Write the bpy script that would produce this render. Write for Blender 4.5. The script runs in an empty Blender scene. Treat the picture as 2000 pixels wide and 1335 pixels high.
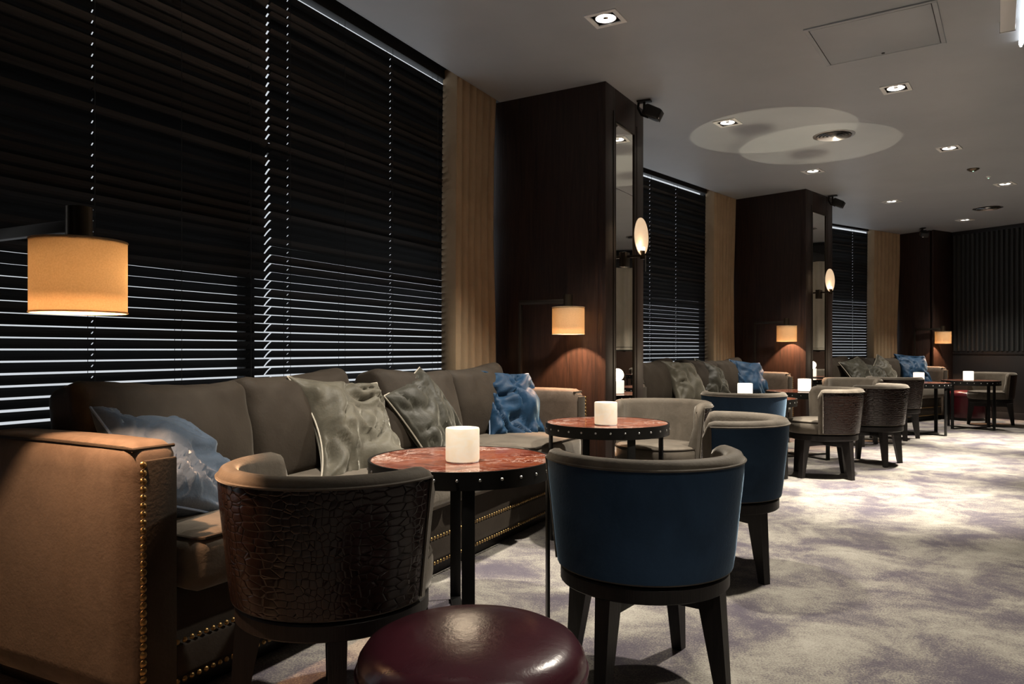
import bpy, bmesh, math, random
from mathutils import Vector, Matrix, noise
from mathutils.geometry import delaunay_2d_cdt
PI = math.pi
R = math.radians
random.seed(7)
SC = bpy.context.scene
COL = SC.collection

# ------------------------------------------------------------------ camera
FPX = 1460.0
cam_d = bpy.data.cameras.new('camera')
cam_d.sensor_width = 36.0
cam_d.lens = 36.0 * FPX / 2000.0
cam_d.shift_y = 15.5 / 2000.0
cam_d.clip_start = 0.05
cam = bpy.data.objects.new('camera', cam_d)
cam.location = (0, 0, 1.0)
cam.rotation_euler = (PI / 2, 0, 0)
COL.objects.link(cam)
SC.camera = cam

# ------------------------------------------------------------------ world, exposure
W = bpy.data.worlds.new('daylight')
SC.world = W
W.use_nodes = True
W.node_tree.nodes['Background'].inputs[0].default_value = (0.88, 0.94, 1.0, 1)
W.node_tree.nodes['Background'].inputs[1].default_value = 0.82
vs = SC.view_settings
vs.view_transform = 'Standard'
vs.look = 'None'
vs.gamma = 1.0
vs.exposure = 0.0
vs.use_curve_mapping = False
DOWN_W = 400.0          # watts of one ceiling downlight
SHADE_W = 80.0          # reflector bulb of a reading lamp
CANDLE = 1.0            # glow of the table lamps
CEIL = 2.80

# ------------------------------------------------------------------ materials
MATS = {}
def nmat(name):
    m = bpy.data.materials.new(name)
    m.use_nodes = True
    nt = m.node_tree
    MATS[name] = m
    return m, nt, nt.nodes, nt.links, nt.nodes['Principled BSDF']
def pset(b, **k):
    for a, v in k.items():
        s = b.inputs[a.replace('_', ' ')]
        s.default_value = (*v, 1) if isinstance(v, tuple) and len(v) == 3 and s.type == 'RGBA' else v
def texco(N, L, scale=(1, 1, 1), kind='Object', rot=(0, 0, 0)):
    tc = N.new('ShaderNodeTexCoord'); mp = N.new('ShaderNodeMapping')
    mp.inputs['Scale'].default_value = scale
    mp.inputs['Rotation'].default_value = rot
    L.new(tc.outputs[kind], mp.inputs[0])
    return mp.outputs[0]
def tnoise(N, L, vec, scale, detail=4, rough=.55, dist=0):
    n = N.new('ShaderNodeTexNoise')
    n.inputs['Scale'].default_value = scale; n.inputs['Detail'].default_value = detail
    n.inputs['Roughness'].default_value = rough; n.inputs['Distortion'].default_value = dist
    L.new(vec, n.inputs['Vector'])
    return n.outputs['Fac']
def ramp(N, L, fac, stops):
    r = N.new('ShaderNodeValToRGB')
    e = r.color_ramp.elements
    while len(e) < len(stops): e.new(.5)
    for i, (p, c) in enumerate(stops):
        e[i].position = p; e[i].color = (*c, 1)
    L.new(fac, r.inputs[0])
    return r.outputs[0]
def bump(N, L, b, h, strength, dist):
    bp = N.new('ShaderNodeBump')
    bp.inputs['Strength'].default_value = strength; bp.inputs['Distance'].default_value = dist
    L.new(h, bp.inputs['Height']); L.new(bp.outputs[0], b.inputs['Normal'])
def simple(name, col, rough=.5, metal=0, **k):
    m, nt, N, L, b = nmat(name)
    pset(b, Base_Color=col, Roughness=rough, Metallic=metal, **k)
    return m
def velvet(name, c0, c1, sheen=.5, sheen_col=(1, 1, 1), scale=6, bmp=.25, rough=.75):
    m, nt, N, L, b = nmat(name)
    v = texco(N, L)
    f = tnoise(N, L, v, scale, 5, .6, .6)
    L.new(ramp(N, L, f, [(.3, c0), (.7, c1)]), b.inputs['Base Color'])
    pset(b, Roughness=rough, Sheen_Weight=sheen, Sheen_Roughness=.35, Sheen_Tint=sheen_col, Specular_IOR_Level=.25)
    f2 = tnoise(N, L, v, 90, 3, .6)
    bump(N, L, b, f2, bmp, .004)
    return m
def wood(name, c0, c1, rough=.4, along='z', bmp=.3):
    m, nt, N, L, b = nmat(name)
    sc = {'z': (14, 14, .8), 'x': (.8, 14, 14), 'y': (14, .8, 14)}[along]
    v = texco(N, L, sc)
    f = tnoise(N, L, v, 3.2, 7, .62, .9)
    L.new(ramp(N, L, f, [(.28, c0), (.72, c1)]), b.inputs['Base Color'])
    pset(b, Roughness=rough, Specular_IOR_Level=.35)
    sc2 = {'z': (120, 120, 3), 'x': (3, 120, 120), 'y': (120, 3, 120)}[along]
    v2 = texco(N, L, sc2)
    bump(N, L, b, tnoise(N, L, v2, 2, 3, .6), bmp, .003)
    return m
wood('dark oak', (.013, .009, .008), (.046, .024, .018), .42)
wood('black oak', (.008, .007, .006), (.020, .016, .014), .42)
wood('black oak legs', (.005, .004, .004), (.013, .010, .009), .45)
simple('black metal', (.014, .014, .014), .42, .6)
simple('blackened trim', (.012, .012, .013), .5)
simple('bronze metal', (.10, .078, .055), .35, 1.0)
simple('brass', (.32, .21, .085), .36, 1.0)
simple('white trim', (.86, .86, .84), .45)
simple('steel', (.6, .6, .6), .3, 1.0)
simple('mirror glass', (.80, .80, .77), .015, 1.0)
simple('black plastic', (.012, .012, .012), .45)
simple('grey paint', (.28, .29, .30), .5)
simple('cord', (.02, .02, .02), .7)
velvet('taupe velvet', (.025, .0185, .013), (.041, .032, .0235), .10, (1, .92, .8))
velvet('taupe velvet pale', (.080, .067, .052), (.135, .114, .090), .4, (1, .95, .86), 9)
velvet('tan suede', (.120, .078, .052), (.200, .135, .092), .35, (1, .85, .7), 14, .8)
velvet('blue velvet', (.012, .032, .066), (.024, .056, .108), .35, (.5, .75, 1), 5)
velvet('bright blue velvet', (.005, .024, .058), (.009, .044, .100), .28, (.6, .85, 1), 7, .3, .6)
velvet('slate blue velvet', (.048, .070, .105), (.080, .108, .150), .40, (.8, .9, 1), 7, .3, .6)
velvet('olive velvet', (.060, .055, .041), (.110, .101, .077), .6, (1, .97, .85), 9, .3, .55)
velvet('dark olive velvet', (.026, .025, .019), (.044, .042, .032), .5, (1, .97, .85), 9, .3, .55)
simple('pale piping', (.42, .38, .31), .6)
simple('blue piping', (.16, .22, .32), .6)
velvet('curtain cloth', (.40, .285, .175), (.50, .365, .23), .15, (1, .95, .9), 3, .2)
velvet('inner drape', (.50, .46, .38), (.60, .56, .47), .2, (1, 1, 1), 3, .2)
def m_ceiling():
    m, nt, N, L, b = nmat('ceiling paint')
    v = texco(N, L, (1, 1, 1))
    f = tnoise(N, L, v, 1.3, 5, .6)
    L.new(ramp(N, L, f, [(.3, (.37, .40, .43)), (.7, (.43, .46, .49))]), b.inputs['Base Color'])
    pset(b, Roughness=.42, Specular_IOR_Level=.45)
    bump(N, L, b, tnoise(N, L, v, 40, 3, .6), .04, .004)
m_ceiling()
def m_carpet():
    m, nt, N, L, b = nmat('carpet')
    v = texco(N, L)
    vs_ = texco(N, L, (1, 1.0, 1), rot=(0, 0, R(20)))
    big = tnoise(N, L, vs_, 2.9, 9, .66, .4)
    fine = tnoise(N, L, v, 150, 3, .8)
    mid = tnoise(N, L, v, 30, 3, .7)
    a = N.new('ShaderNodeMath'); a.operation = 'MULTIPLY_ADD'
    L.new(fine, a.inputs[0]); a.inputs[1].default_value = .80; L.new(big, a.inputs[2])
    a2 = N.new('ShaderNodeMath'); a2.operation = 'MULTIPLY_ADD'
    L.new(mid, a2.inputs[0]); a2.inputs[1].default_value = .18; L.new(a.outputs[0], a2.inputs[2])
    dv = N.new('ShaderNodeMath'); dv.operation = 'MULTIPLY_ADD'; L.new(a2.outputs[0], dv.inputs[0]); dv.inputs[1].default_value = 1.0; dv.inputs[2].default_value = -.47
    L.new(ramp(N, L, dv.outputs[0], [(.36, (.088, .076, .098)), (.47, (.138, .121, .132)), (.55, (.25, .232, .20)), (.72, (.38, .358, .315))]), b.inputs['Base Color'])
    pset(b, Roughness=.95, Specular_IOR_Level=.1, Sheen_Weight=.15)
    bump(N, L, b, fine, .6, .006)
m_carpet()
def m_marble():
    m, nt, N, L, b = nmat('red marble')
    v = texco(N, L, (1, 1.6, 1), rot=(0, 0, R(25)))
    n1 = tnoise(N, L, v, 5, 8, .62, 1.6)
    base = ramp(N, L, n1, [(.3, (.055, .014, .010)), (.46, (.19, .040, .019)), (.6, (.26, .066, .028)), (.78, (.11, .024, .014))])
    def vein(scale, w, dist):
        n = tnoise(N, L, v, scale, 7, .65, dist)
        s = N.new('ShaderNodeMath'); s.operation = 'SUBTRACT'; L.new(n, s.inputs[0]); s.inputs[1].default_value = .5
        ab = N.new('ShaderNodeMath'); ab.operation = 'ABSOLUTE'; L.new(s.outputs[0], ab.inputs[0])
        return ramp(N, L, ab.outputs[0], [(0, (1, 1, 1)), (w, (0, 0, 0))])
    mx = N.new('ShaderNodeMix'); mx.data_type = 'RGBA'; mx.blend_type = 'LIGHTEN'
    mx.inputs[0].default_value = 1
    L.new(vein(5.0, .024, 1.6), mx.inputs[6]); L.new(vein(11, .020, 1.0), mx.inputs[7])
    msk = tnoise(N, L, v, 2.4, 3, .6)
    mm = N.new('ShaderNodeMath'); mm.operation = 'MULTIPLY'
    L.new(mx.outputs[2], mm.inputs[0]); L.new(ramp(N, L, msk, [(.42, (.10,) * 3), (.56, (1,) * 3)]), mm.inputs[1])
    o = N.new('ShaderNodeMix'); o.data_type = 'RGBA'
    L.new(mm.outputs[0], o.inputs[0]); L.new(base, o.inputs[6]); o.inputs[7].default_value = (.80, .68, .60, 1)
    L.new(o.outputs[2], b.inputs['Base Color'])
    pset(b, Roughness=.10, Specular_IOR_Level=.6)
m_marble()
def m_croc():
    m, nt, N, L, b = nmat('crocodile leather')
    uv = N.new('ShaderNodeUVMap')
    sx = N.new('ShaderNodeSeparateXYZ'); L.new(uv.outputs[0], sx.inputs[0])
    # scale size swings along the panel: broad belly scales, then small flank scales
    w = N.new('ShaderNodeMath'); w.operation = 'MULTIPLY'; L.new(sx.outputs[0], w.inputs[0]); w.inputs[1].default_value = 17.0
    sn = N.new('ShaderNodeMath'); sn.operation = 'SINE'; L.new(w.outputs[0], sn.inputs[0])
    wu = N.new('ShaderNodeMath'); wu.operation = 'MULTIPLY_ADD'; L.new(sn.outputs[0], wu.inputs[0]); wu.inputs[1].default_value = .032; L.new(sx.outputs[0], wu.inputs[2])
    cb = N.new('ShaderNodeCombineXYZ'); L.new(wu.outputs[0], cb.inputs[0]); L.new(sx.outputs[1], cb.inputs[1])
    mp = N.new('ShaderNodeMapping'); mp.inputs['Scale'].default_value = (40, 54, 1); L.new(cb.outputs[0], mp.inputs[0])
    vo = N.new('ShaderNodeTexVoronoi'); vo.feature = 'DISTANCE_TO_EDGE'; vo.inputs['Scale'].default_value = 1.0
    vo.inputs['Randomness'].default_value = .62
    L.new(mp.outputs[0], vo.inputs['Vector'])
    hgt = ramp(N, L, vo.outputs['Distance'], [(0, (0, 0, 0)), (.07, (.8, .8, .8)), (.2, (1, 1, 1))])
    L.new(ramp(N, L, vo.outputs['Distance'], [(0, (.002, .0015, .001)), (.06, (.017, .009, .007))]), b.inputs['Base Color'])
    pset(b, Roughness=.22, Specular_IOR_Level=.42)
    bump(N, L, b, hgt, .50, .0022)
m_croc()
def m_leather():
    m, nt, N, L, b = nmat('burgundy leather')
    v = texco(N, L)
    f = tnoise(N, L, v, 5, 5, .6)
    L.new(ramp(N, L, f, [(.3, (.028, .006, .010)), (.7, (.055, .011, .018))]), b.inputs['Base Color'])
    pset(b, Roughness=.27, Specular_IOR_Level=.6)
    bump(N, L, b, tnoise(N, L, v, 12, 5, .7), .25, .006)
m_leather()
m, nt, N, L, b = nmat('red leather')
pset(b, Base_Color=(.075, .007, .013), Roughness=.3)
def m_slat():
    m, nt, N, L, b = nmat('blind slat')
    v = texco(N, L, (2, 60, 60))
    L.new(ramp(N, L, tnoise(N, L, v, 2, 4, .6), [(.3, (.016, .014, .013)), (.7, (.034, .029, .026))]), b.inputs['Base Color'])
    pset(b, Roughness=.38)
m_slat()
def m_glass():
    m, nt, N, L, b = nmat('window glass')
    N.remove(b)
    t = N.new('ShaderNodeBsdfTransparent'); g = N.new('ShaderNodeBsdfGlossy')
    g.inputs['Roughness'].default_value = .02
    mx = N.new('ShaderNodeMixShader'); mx.inputs[0].default_value = .06
    L.new(t.outputs[0], mx.inputs[1]); L.new(g.outputs[0], mx.inputs[2])
    L.new(mx.outputs[0], N['Material Output'].inputs[0])
m_glass()
def m_shade():
    m, nt, N, L, b = nmat('lamp shade linen')
    N.remove(b)
    v = texco(N, L, (160, 160, 160))
    col = ramp(N, L, tnoise(N, L, v, 1.5, 2, .5), [(.3, (.52, .42, .29)), (.7, (.60, .49, .35))])
    d = N.new('ShaderNodeBsdfDiffuse'); t = N.new('ShaderNodeBsdfTranslucent')
    L.new(col, d.inputs[0]); L.new(col, t.inputs[0])
    mx = N.new('ShaderNodeMixShader'); mx.inputs[0].default_value = .62
    L.new(d.outputs[0], mx.inputs[1]); L.new(t.outputs[0], mx.inputs[2])
    L.new(mx.outputs[0], N['Material Output'].inputs[0])
m_shade()
def m_emit(name, c, s, noise_amt=0, scale=12):
    m, nt, N, L, b = nmat(name)
    pset(b, Base_Color=(.4, .38, .34), Roughness=.35, Emission_Strength=s)
    if noise_amt:
        v = texco(N, L, (1, 1, 2.2), rot=(.5, .3, 0))
        k = 1 - noise_amt
        L.new(ramp(N, L, tnoise(N, L, v, scale, 5, .6, 1.2), [(.3, (c[0], c[1] * (k + (1 - k) * .6), c[2] * k)), (.65, c)]), b.inputs['Emission Color'])
    else:
        b.inputs['Emission Color'].default_value = (*c, 1)
    return m
m_emit('alabaster glow', (1, .84, .62), .66 * CANDLE, .28, 16)
m_emit('alabaster glow bright', (1, .92, .78), 1.35 * CANDLE, .1)
m_emit('parchment disc', (1, .72, .47), .60, .2, 18)
m_emit('led', (1, .90, .75), 6.0)
m_emit('downlight glow', (1, .93, .82), 12.0)
m_emit('tube glow', (.95, .97, 1), 4.0)
m_emit('green led', (.5, 1, .7), 2.0)

# ------------------------------------------------------------------ mesh helpers
class MB:
    """Collects shapes and links them as one mesh object."""
    def __init__(s):
        s.bm = bmesh.new(); s.uv = None
    def poly(s, vs_, fs):
        v = [s.bm.verts.new(p) for p in vs_]
        for f in fs:
            try: s.bm.faces.new([v[i] for i in f])
            except ValueError: pass
        return v
    def box(s, c, size, bev=0, rz=0, seg=2, mat=None, taper=None):
        t = bmesh.new()
        bmesh.ops.create_cube(t, size=1)
        bmesh.ops.scale(t, vec=size, verts=t.verts)
        if taper:
            for v in t.verts:
                if v.co.z < 0: v.co.x *= taper; v.co.y *= taper
        if bev: bmesh.ops.bevel(t, geom=t.edges[:], offset=bev, segments=seg, affect='EDGES', profile=.5)
        M = Matrix.Translation(c) @ (mat if mat is not None else Matrix.Rotation(rz, 4, 'Z'))
        bmesh.ops.transform(t, matrix=M, verts=t.verts)
        me = bpy.data.meshes.new('t'); t.to_mesh(me); t.free(); s.bm.from_mesh(me); bpy.data.meshes.remove(me)
        return s
    def sweep(s, loops, closed=False, caps=True, ring=True):
        """loops: list of equally long point lists; ring: each loop closes on itself"""
        L_ = [[s.bm.verts.new(p) for p in lp] for lp in loops]
        n = len(L_[0])
        m_ = len(L_)
        for i in range(m_ if closed else m_ - 1):
            a, b_ = L_[i], L_[(i + 1) % m_]
            for j in range(n if ring else n - 1):
                k = (j + 1) % n
                s.bm.faces.new((a[j], a[k], b_[k], b_[j]))
        if caps and not closed and ring:
            s.bm.faces.new(list(reversed(L_[0]))); s.bm.faces.new(L_[-1])
        return s
    def lathe(s, prof, seg=48, closed_prof=False, c=(0, 0, 0)):
        """prof: (r,z) list from bottom to top"""
        loops = []
        for r, z in prof:
            loops.append([(c[0] + r * math.cos(2 * PI * j / seg), c[1] + r * math.sin(2 * PI * j / seg), c[2] + z) for j in range(seg)])
        s.sweep(loops, closed=closed_prof, caps=not closed_prof)
        return s
    def tube(s, pts, r, seg=8, closed=False):
        pts = [Vector(p) for p in pts]
        n = len(pts); loops = []
        up = None
        for i, p in enumerate(pts):
            if closed: t = pts[(i + 1) % n] - pts[i - 1]
            else: t = pts[min(i + 1, n - 1)] - pts[max(i - 1, 0)]
            t.normalize()
            if up is None:
                up = t.orthogonal().normalized()
            up = (up - t * up.dot(t)).normalized()
            w = t.cross(up)
            rr = r[i] if isinstance(r, (list, tuple)) else r
            loops.append([p + (up * math.cos(2 * PI * j / seg) + w * math.sin(2 * PI * j / seg)) * rr for j in range(seg)])
        s.sweep(loops, closed=closed)
        return s
    def cyl(s, a, b_, r, seg=20, r2=None):
        return s.tube([a, b_], [r, r2 if r2 is not None else r], seg)
    def build(s, name, mat, parent=None, smooth=40, loc=None, rz=None):
        bmesh.ops.recalc_face_normals(s.bm, faces=s.bm.faces)
        me = bpy.data.meshes.new(name)
        s.bm.to_mesh(me); s.bm.free()
        me.materials.append(MATS[mat] if isinstance(mat, str) else mat)
        if smooth:
            me.shade_smooth(); me.set_sharp_from_angle(angle=R(smooth))
        o = bpy.data.objects.new(name, me)
        COL.objects.link(o)
        if parent is not None: o.parent = parent
        if loc is not None: o.location = loc
        if rz is not None: o.rotation_euler = (0, 0, rz)
        return o
def tag(o, label=None, cat=None, group=None, kind=None):
    if label: o['label'] = label
    if cat: o['category'] = cat
    if group: o['group'] = group
    if kind: o['kind'] = kind
    return o
def thing(name, label, cat, loc=(0, 0, 0), rz=0, group=None, kind=None):
    o = bpy.data.objects.new(name, None)
    COL.objects.link(o)
    o.location = loc; o.rotation_euler = (0, 0, rz)
    o.empty_display_size = .1
    return tag(o, label, cat, group, kind)
def inst(name, me, parent, loc=(0, 0, 0), rot=(0, 0, 0)):
    o = bpy.data.objects.new(name, me)
    COL.objects.link(o)
    o.parent = parent; o.location = loc; o.rotation_euler = rot
    return o
def copy_tree(o, parent=None):
    c = o.copy(); COL.objects.link(c); c.parent = parent
    for ch in o.children: copy_tree(ch, c)
    return c
def shell(w, d, h, r, n=10, puff=(0, 0, 0), wr=0, seed=0, wscale=6):
    """rounded, softly puffed block centred on the origin; returns verts, faces"""
    vs_, fs, idx = [], [], {}
    def pt(p):
        key = tuple(round(x, 5) for x in p)
        if key in idx: return idx[key]
        h2 = (w / 2, d / 2, h / 2)
        q = [p[i] * h2[i] for i in range(3)]
        inner = [max(-(h2[i] - r), min(h2[i] - r, q[i])) for i in range(3)]
        df = Vector([q[i] - inner[i] for i in range(3)])
        if df.length > 1e-9: df = df.normalized() * r
        o = Vector(inner) + df
        b_ = [(1 - p[(i + 1) % 3] ** 2) * (1 - p[(i + 2) % 3] ** 2) for i in range(3)]
        for i in range(3):
            o[i] += puff[i] * b_[i] * p[i]
        if wr:
            nv = noise.noise_vector(o * wscale + Vector((seed * 3.1, seed, 0)))
            o += nv * wr
            ridge = noise.noise(Vector((o.x * 11 + o.z * 9, o.y * 3, seed * 5.0))) * wr * .5
            o.y += ridge
        idx[key] = len(vs_); vs_.append(o)
        return idx[key]
    def g(i):
        t = -1 + 2 * i / n
        return math.copysign(abs(t) ** .75, t)
    for ax in range(3):
        for sgn in (-1, 1):
            for i in range(n):
                for j in range(n):
                    q = []
                    for a, b_ in ((i, j), (i + 1, j), (i + 1, j + 1), (i, j + 1)):
                        p = [0, 0, 0]; p[ax] = sgn; p[(ax + 1) % 3] = g(a); p[(ax + 2) % 3] = g(b_)
                        q.append(pt(p))
                    fs.append(q if sgn > 0 else q[::-1])
    return vs_, fs

# ------------------------------------------------------------------ plan of the room
class Bay:
    def __init__(s, A, deg):
        s.A = Vector(A)
        a = R(deg)
        s.u = Vector((math.sin(a), math.cos(a)))      # along the window wall, away from the camera
        s.n = Vector((math.cos(a), -math.sin(a)))     # into the room
        s.rz = math.atan2(s.n.y, s.n.x) - PI / 2      # local x = -u, local y = n
    def p(s, a, t, z=0):
        q = s.A + s.u * a + s.n * t
        return Vector((q.x, q.y, z))
BAYS = [Bay((-.098, 5.415), 27.3), Bay((2.69, 8.95), 41.5), Bay((5.98, 11.60), 56.0)]
START = [-3.84, -3.86, -3.55]
PIL = [  # corner nearest the room on the camera side, angle of the mirror face, width, depth
    ((-1.33, .93), 15.5, .72, 1.35), ((.627, 5.006), 30.8, .70, 1.35), ((3.284, 8.353), 44.5, .75, 1.35), ((6.317, 11.20), 59.0, .53, 1.1)]
WZ = .16          # window sill height
END_A = Vector((6.317 + .53 * .857, 11.20 + .53 * .515))
END_D = Vector((.515, -.857))
INNER = [(2.75, -3.2), (3.35, -.1), (4.75, 2.65), (6.75, 5.05), tuple(END_A + END_D * 5.0)]

def flat(name, pts, z, mat, flip=False):
    mb = MB(); mb.poly([(x, y, z) for x, y in pts], [list(range(len(pts)))])
    return tag(mb.build(name, mat, smooth=0), kind='structure')
floor = flat('floor', [(-4.2, -3.4), (3.4, -3.4), (9.8, 6.0), (10.2, 7.6), (6.6, 13.4), (4.6, 13.2), (-2.4, 6.6)], 0, 'carpet')
floor['label'] = 'mottled beige and purple carpet floor'

# downlights: position and turn
ROW = [(.509, 4.06, 30), (1.707, 5.92, 37), (3.03, 7.53, 43), (4.60, 9.06, 50), (6.27, 10.35, 57), (2.64, 5.14, 36), (3.90, 6.67, 42), (5.35, 8.11, 50),
       (-.42, 2.15, 22), (1.60, 3.45, 30), (.80, .55, 20)]
VENT = [(2.70, 6.27), (6.04, 9.49)]
def make_ceiling():
    out = [(-2.0, -3.3)]
    b0, b1, b2 = BAYS
    for b, s0 in zip(BAYS, START):
        out += [tuple(b.p(s0, 0).xy), tuple(b.p(0.12, 0).xy)]
    out += [(7.2, 12.2), (9.75, 7.0), (6.95, 4.95), (4.95, 2.55), (3.55, -.15), (2.95, -3.3)]
    out.reverse()
    vs_ = [Vector(p) for p in out]
    faces = [list(range(len(out)))]
    for x, y, dg in ROW:
        a = -R(dg); k = len(vs_)
        for sx, sy in ((-1, -1), (1, -1), (1, 1), (-1, 1)):
            q = Vector((sx * .066, sy * .066)); q.rotate(Matrix.Rotation(a, 2))
            vs_.append(Vector((x, y)) + q)
        faces.append([k, k + 1, k + 2, k + 3])
    r = delaunay_2d_cdt(vs_, [], faces, 0, 1e-6)
    mb = MB()
    fl = []
    for f, src in zip(r[2], r[5]):
        if src == [0] or (0 in src and len(src) == 1): fl.append(f)
    mb.poly([(v.x, v.y, CEIL) for v in r[0]], fl)
    o = mb.build('ceiling', 'ceiling paint', smooth=0)
    return tag(o, 'dark grey satin painted ceiling', None, None, 'structure')
make_ceiling()

def wallbox(name, p, q, z0, z1, th, mat, side=1, label=None, parent=None):
    """wall between plan points p and q, thickness th on one side"""
    p, q = Vector(p), Vector(q)
    d = (q - p).normalized(); nn = Vector((-d.y, d.x)) * side * th
    pts = [p, q, q + nn, p + nn]
    mb = MB()
    mb.sweep([[(a.x, a.y, z0) for a in pts], [(a.x, a.y, z1) for a in pts]])
    o = mb.build(name, mat, parent, smooth=0)
    if parent is None: tag(o, label, None, None, 'structure')
    return o
# closing walls the camera does not see straight on (they show in the mirrors)
wallbox('wall_back', (-3.2, -3.2), (3.2, -3.2), 0, 2.9, .15, 'dark oak', -1)
wallbox('wall_left', (-2.1, 1.25), (-3.0, -3.2), 0, 2.9, .15, 'dark oak', -1)
for i in range(4):
    p, q = INNER[i], INNER[i + 1]
    w = wallbox('wall_right', p, q, 0, 2.9, .15, 'grey paint', -1)
    wallbox('trim_dado', p, q, .0, 1.05, .03, 'dark oak', 1, parent=w)
    pv, qv = Vector(p), Vector(q); d = (qv - pv); ln = d.length; d.normalize(); nn = Vector((-d.y, d.x))
    # pleated pale drape over the dado
    dr = MB(); lo = []
    nst = int(ln / .03)
    line = []
    for k in range(nst + 1):
        t = k / nst * ln
        off = .06 + .03 * math.sin(k * 1.05) * (1 + .2 * math.sin(k * .37))
        line.append(pv + d * t + nn * off)
    dr.sweep([[(a.x, a.y, z) for a in line] for z in (1.08, 2.25)], ring=False, caps=False)
    dr.build('drape', 'inner drape', w, smooth=80)
    bx = MB(); mid = (pv + qv) / 2 + nn * .10
    bx.box((mid.x, mid.y, 2.33), (ln, .2, .10), .004, rz=math.atan2(d.y, d.x))
    bx.build('trim_shelf', 'black oak', w)

# ------------------------------------------------------------------ end wall: fluted panel above a black dado
def end_wall():
    L_ = 5.1; B1 = 1.10
    base = END_A
    ang = math.atan2(END_D.y, END_D.x)
    root = wallbox('wall_end', base - END_D * .2, base + END_D * L_, 0, 2.9, .15, 'blackened trim', 1, 'black end wall with fluted panelling above a plain dado')
    nn = Vector((END_D.y, -END_D.x))       # into the room
    if nn.dot(Vector((-1, -1))) < 0: nn = -nn
    pitch = .068
    me = None
    for k in range(int(B1 / pitch)):
        s = .03 + k * pitch
        c = base + END_D * s + nn * .016
        if me is None:
            mb = MB()
            prof = [(-.022, -.016), (-.018, .006), (-.010, .016), (.010, .016), (.018, .006), (.022, -.016)]
            mb.sweep([[(x, -y, 0) for x, y in prof], [(x, -y, 1.76) for x, y in prof]])
            o = mb.build('fluted_batten', 'fluted slate', root)
            me = o.data
        else:
            o = inst('fluted_batten', me, root)
        o.location = (c.x, c.y, .985)
        a = math.atan2(-nn.y, -nn.x) - PI / 2
        o.rotation_euler = (0, 0, a)
    def rail(nm, z0, z1, th):
        c = base + END_D * (L_ / 2) + nn * th / 2
        MB().box((c.x, c.y, (z0 + z1) / 2), (L_, th, z1 - z0), .003, rz=ang).build(nm, 'blackened trim', root)
    rail('dado_rail', .93, .98, .02); rail('dado_panel', .10, .93, .012); rail('skirting_board', 0, .10, .03)
    rail('top_rail', 2.745, 2.80, .03)
    # beyond the fluted bay: pale drape over a leather dado (shows in the column mirror)
    dr = MB(); line = []
    for k in range(120):
        p = base + END_D * (B1 + .02 + k * .03) + nn * (.075 + .03 * math.sin(k * 1.05) * (1 + .2 * math.sin(k * .37)))
        line.append(p)
    dr.sweep([[(a.x, a.y, z) for a in line] for z in (1.0, 2.48)], ring=False, caps=False)
    dr.build('drape', 'inner drape', root, smooth=80)
    c = base + END_D * (B1 + 1.85) + nn * .04
    MB().box((c.x, c.y, .54), (3.6, .08, .88), .01, rz=ang).build('leather_dado', 'dado leather', root)
    MB().box((c.x, c.y, 2.61), (3.6, .16, .26), .006, rz=ang).build('pelmet', 'blackened trim', root)
simple('dado leather', (.045, .024, .016), .35)
simple('fluted slate', (.030, .032, .033), .45)
end_wall()

# ------------------------------------------------------------------ pillars with mirrors
PLAB = ['dark oak clad column just left of the picture, beside the nearest sofa arm', 'dark oak mirrored column between the nearest and the middle sofa',
        'dark oak mirrored column between the middle and the farthest sofa', 'dark oak corner column where the far end wall begins']
def pillar(i):
    (bx_, by_), dg, w, dep = PIL[i]
    root = thing('column', PLAB[i], 'column', (bx_, by_, 0), -R(dg), None, 'structure')
    # local: y = along the mirror face (away), x = into the room (face normal), face at x = 0, y 0..w
    body = MB()
    body.box((-dep / 2 - .03, w / 2, CEIL / 2), (dep - .06, w - .006, CEIL), .003)
    body.build('oak_cladding', 'dark oak', root)
    if i == 3:
        MB().box((-.015, w / 2, CEIL / 2), (.03, w, CEIL), .003).build('face_panel', 'dark oak', root)
        return root
    mw = w * .52; y0, y1 = w / 2 - mw / 2, w / 2 + mw / 2; z0, z1 = .12, 2.58
    for nm, c, sz in (('stile', (-.03, y0 / 2, CEIL / 2), (.06, y0, CEIL)), ('stile', (-.03, (y1 + w) / 2, CEIL / 2), (.06, w - y1, CEIL)),
                      ('rail', (-.03, w / 2, (z1 + CEIL) / 2), (.06, mw, CEIL - z1)), ('rail', (-.03, w / 2, z0 / 2), (.06, mw, z0))):
        MB().box(c, sz, .003).build(nm, 'dark oak', root)
    fr = MB()
    e = .012
    for c, sz in (((.000, y0 - .035, (z0 + z1) / 2), (.008, .010, z1 - z0 + .12)), ((.000, y1 + .035, (z0 + z1) / 2), (.008, .010, z1 - z0 + .12)),
                  ((-.006, y0 + e / 2, (z0 + z1) / 2), (.014, e, z1 - z0)), ((-.006, y1 - e / 2, (z0 + z1) / 2), (.014, e, z1 - z0)),
                  ((-.006, w / 2, z1 - e / 2), (.014, mw, e)), ((-.006, w / 2, z0 + e / 2), (.014, mw, e))):
        fr.box(c, sz, .003)
    fr.build('mirror_frame', 'bronze metal dark', root)
    zs = [z0, 1.02, 2.12, z1]
    for a, b_ in zip(zs[:-1], zs[1:]):
        MB().box((-.014, w / 2, (a + b_) / 2), (.012, mw, b_ - a - .003), 0).build('mirror_pane', 'mirror glass', root, smooth=0)
    return root
simple('bronze metal dark', (.045, .036, .028), .4, .8)
for i in range(4): pillar(i)

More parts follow.
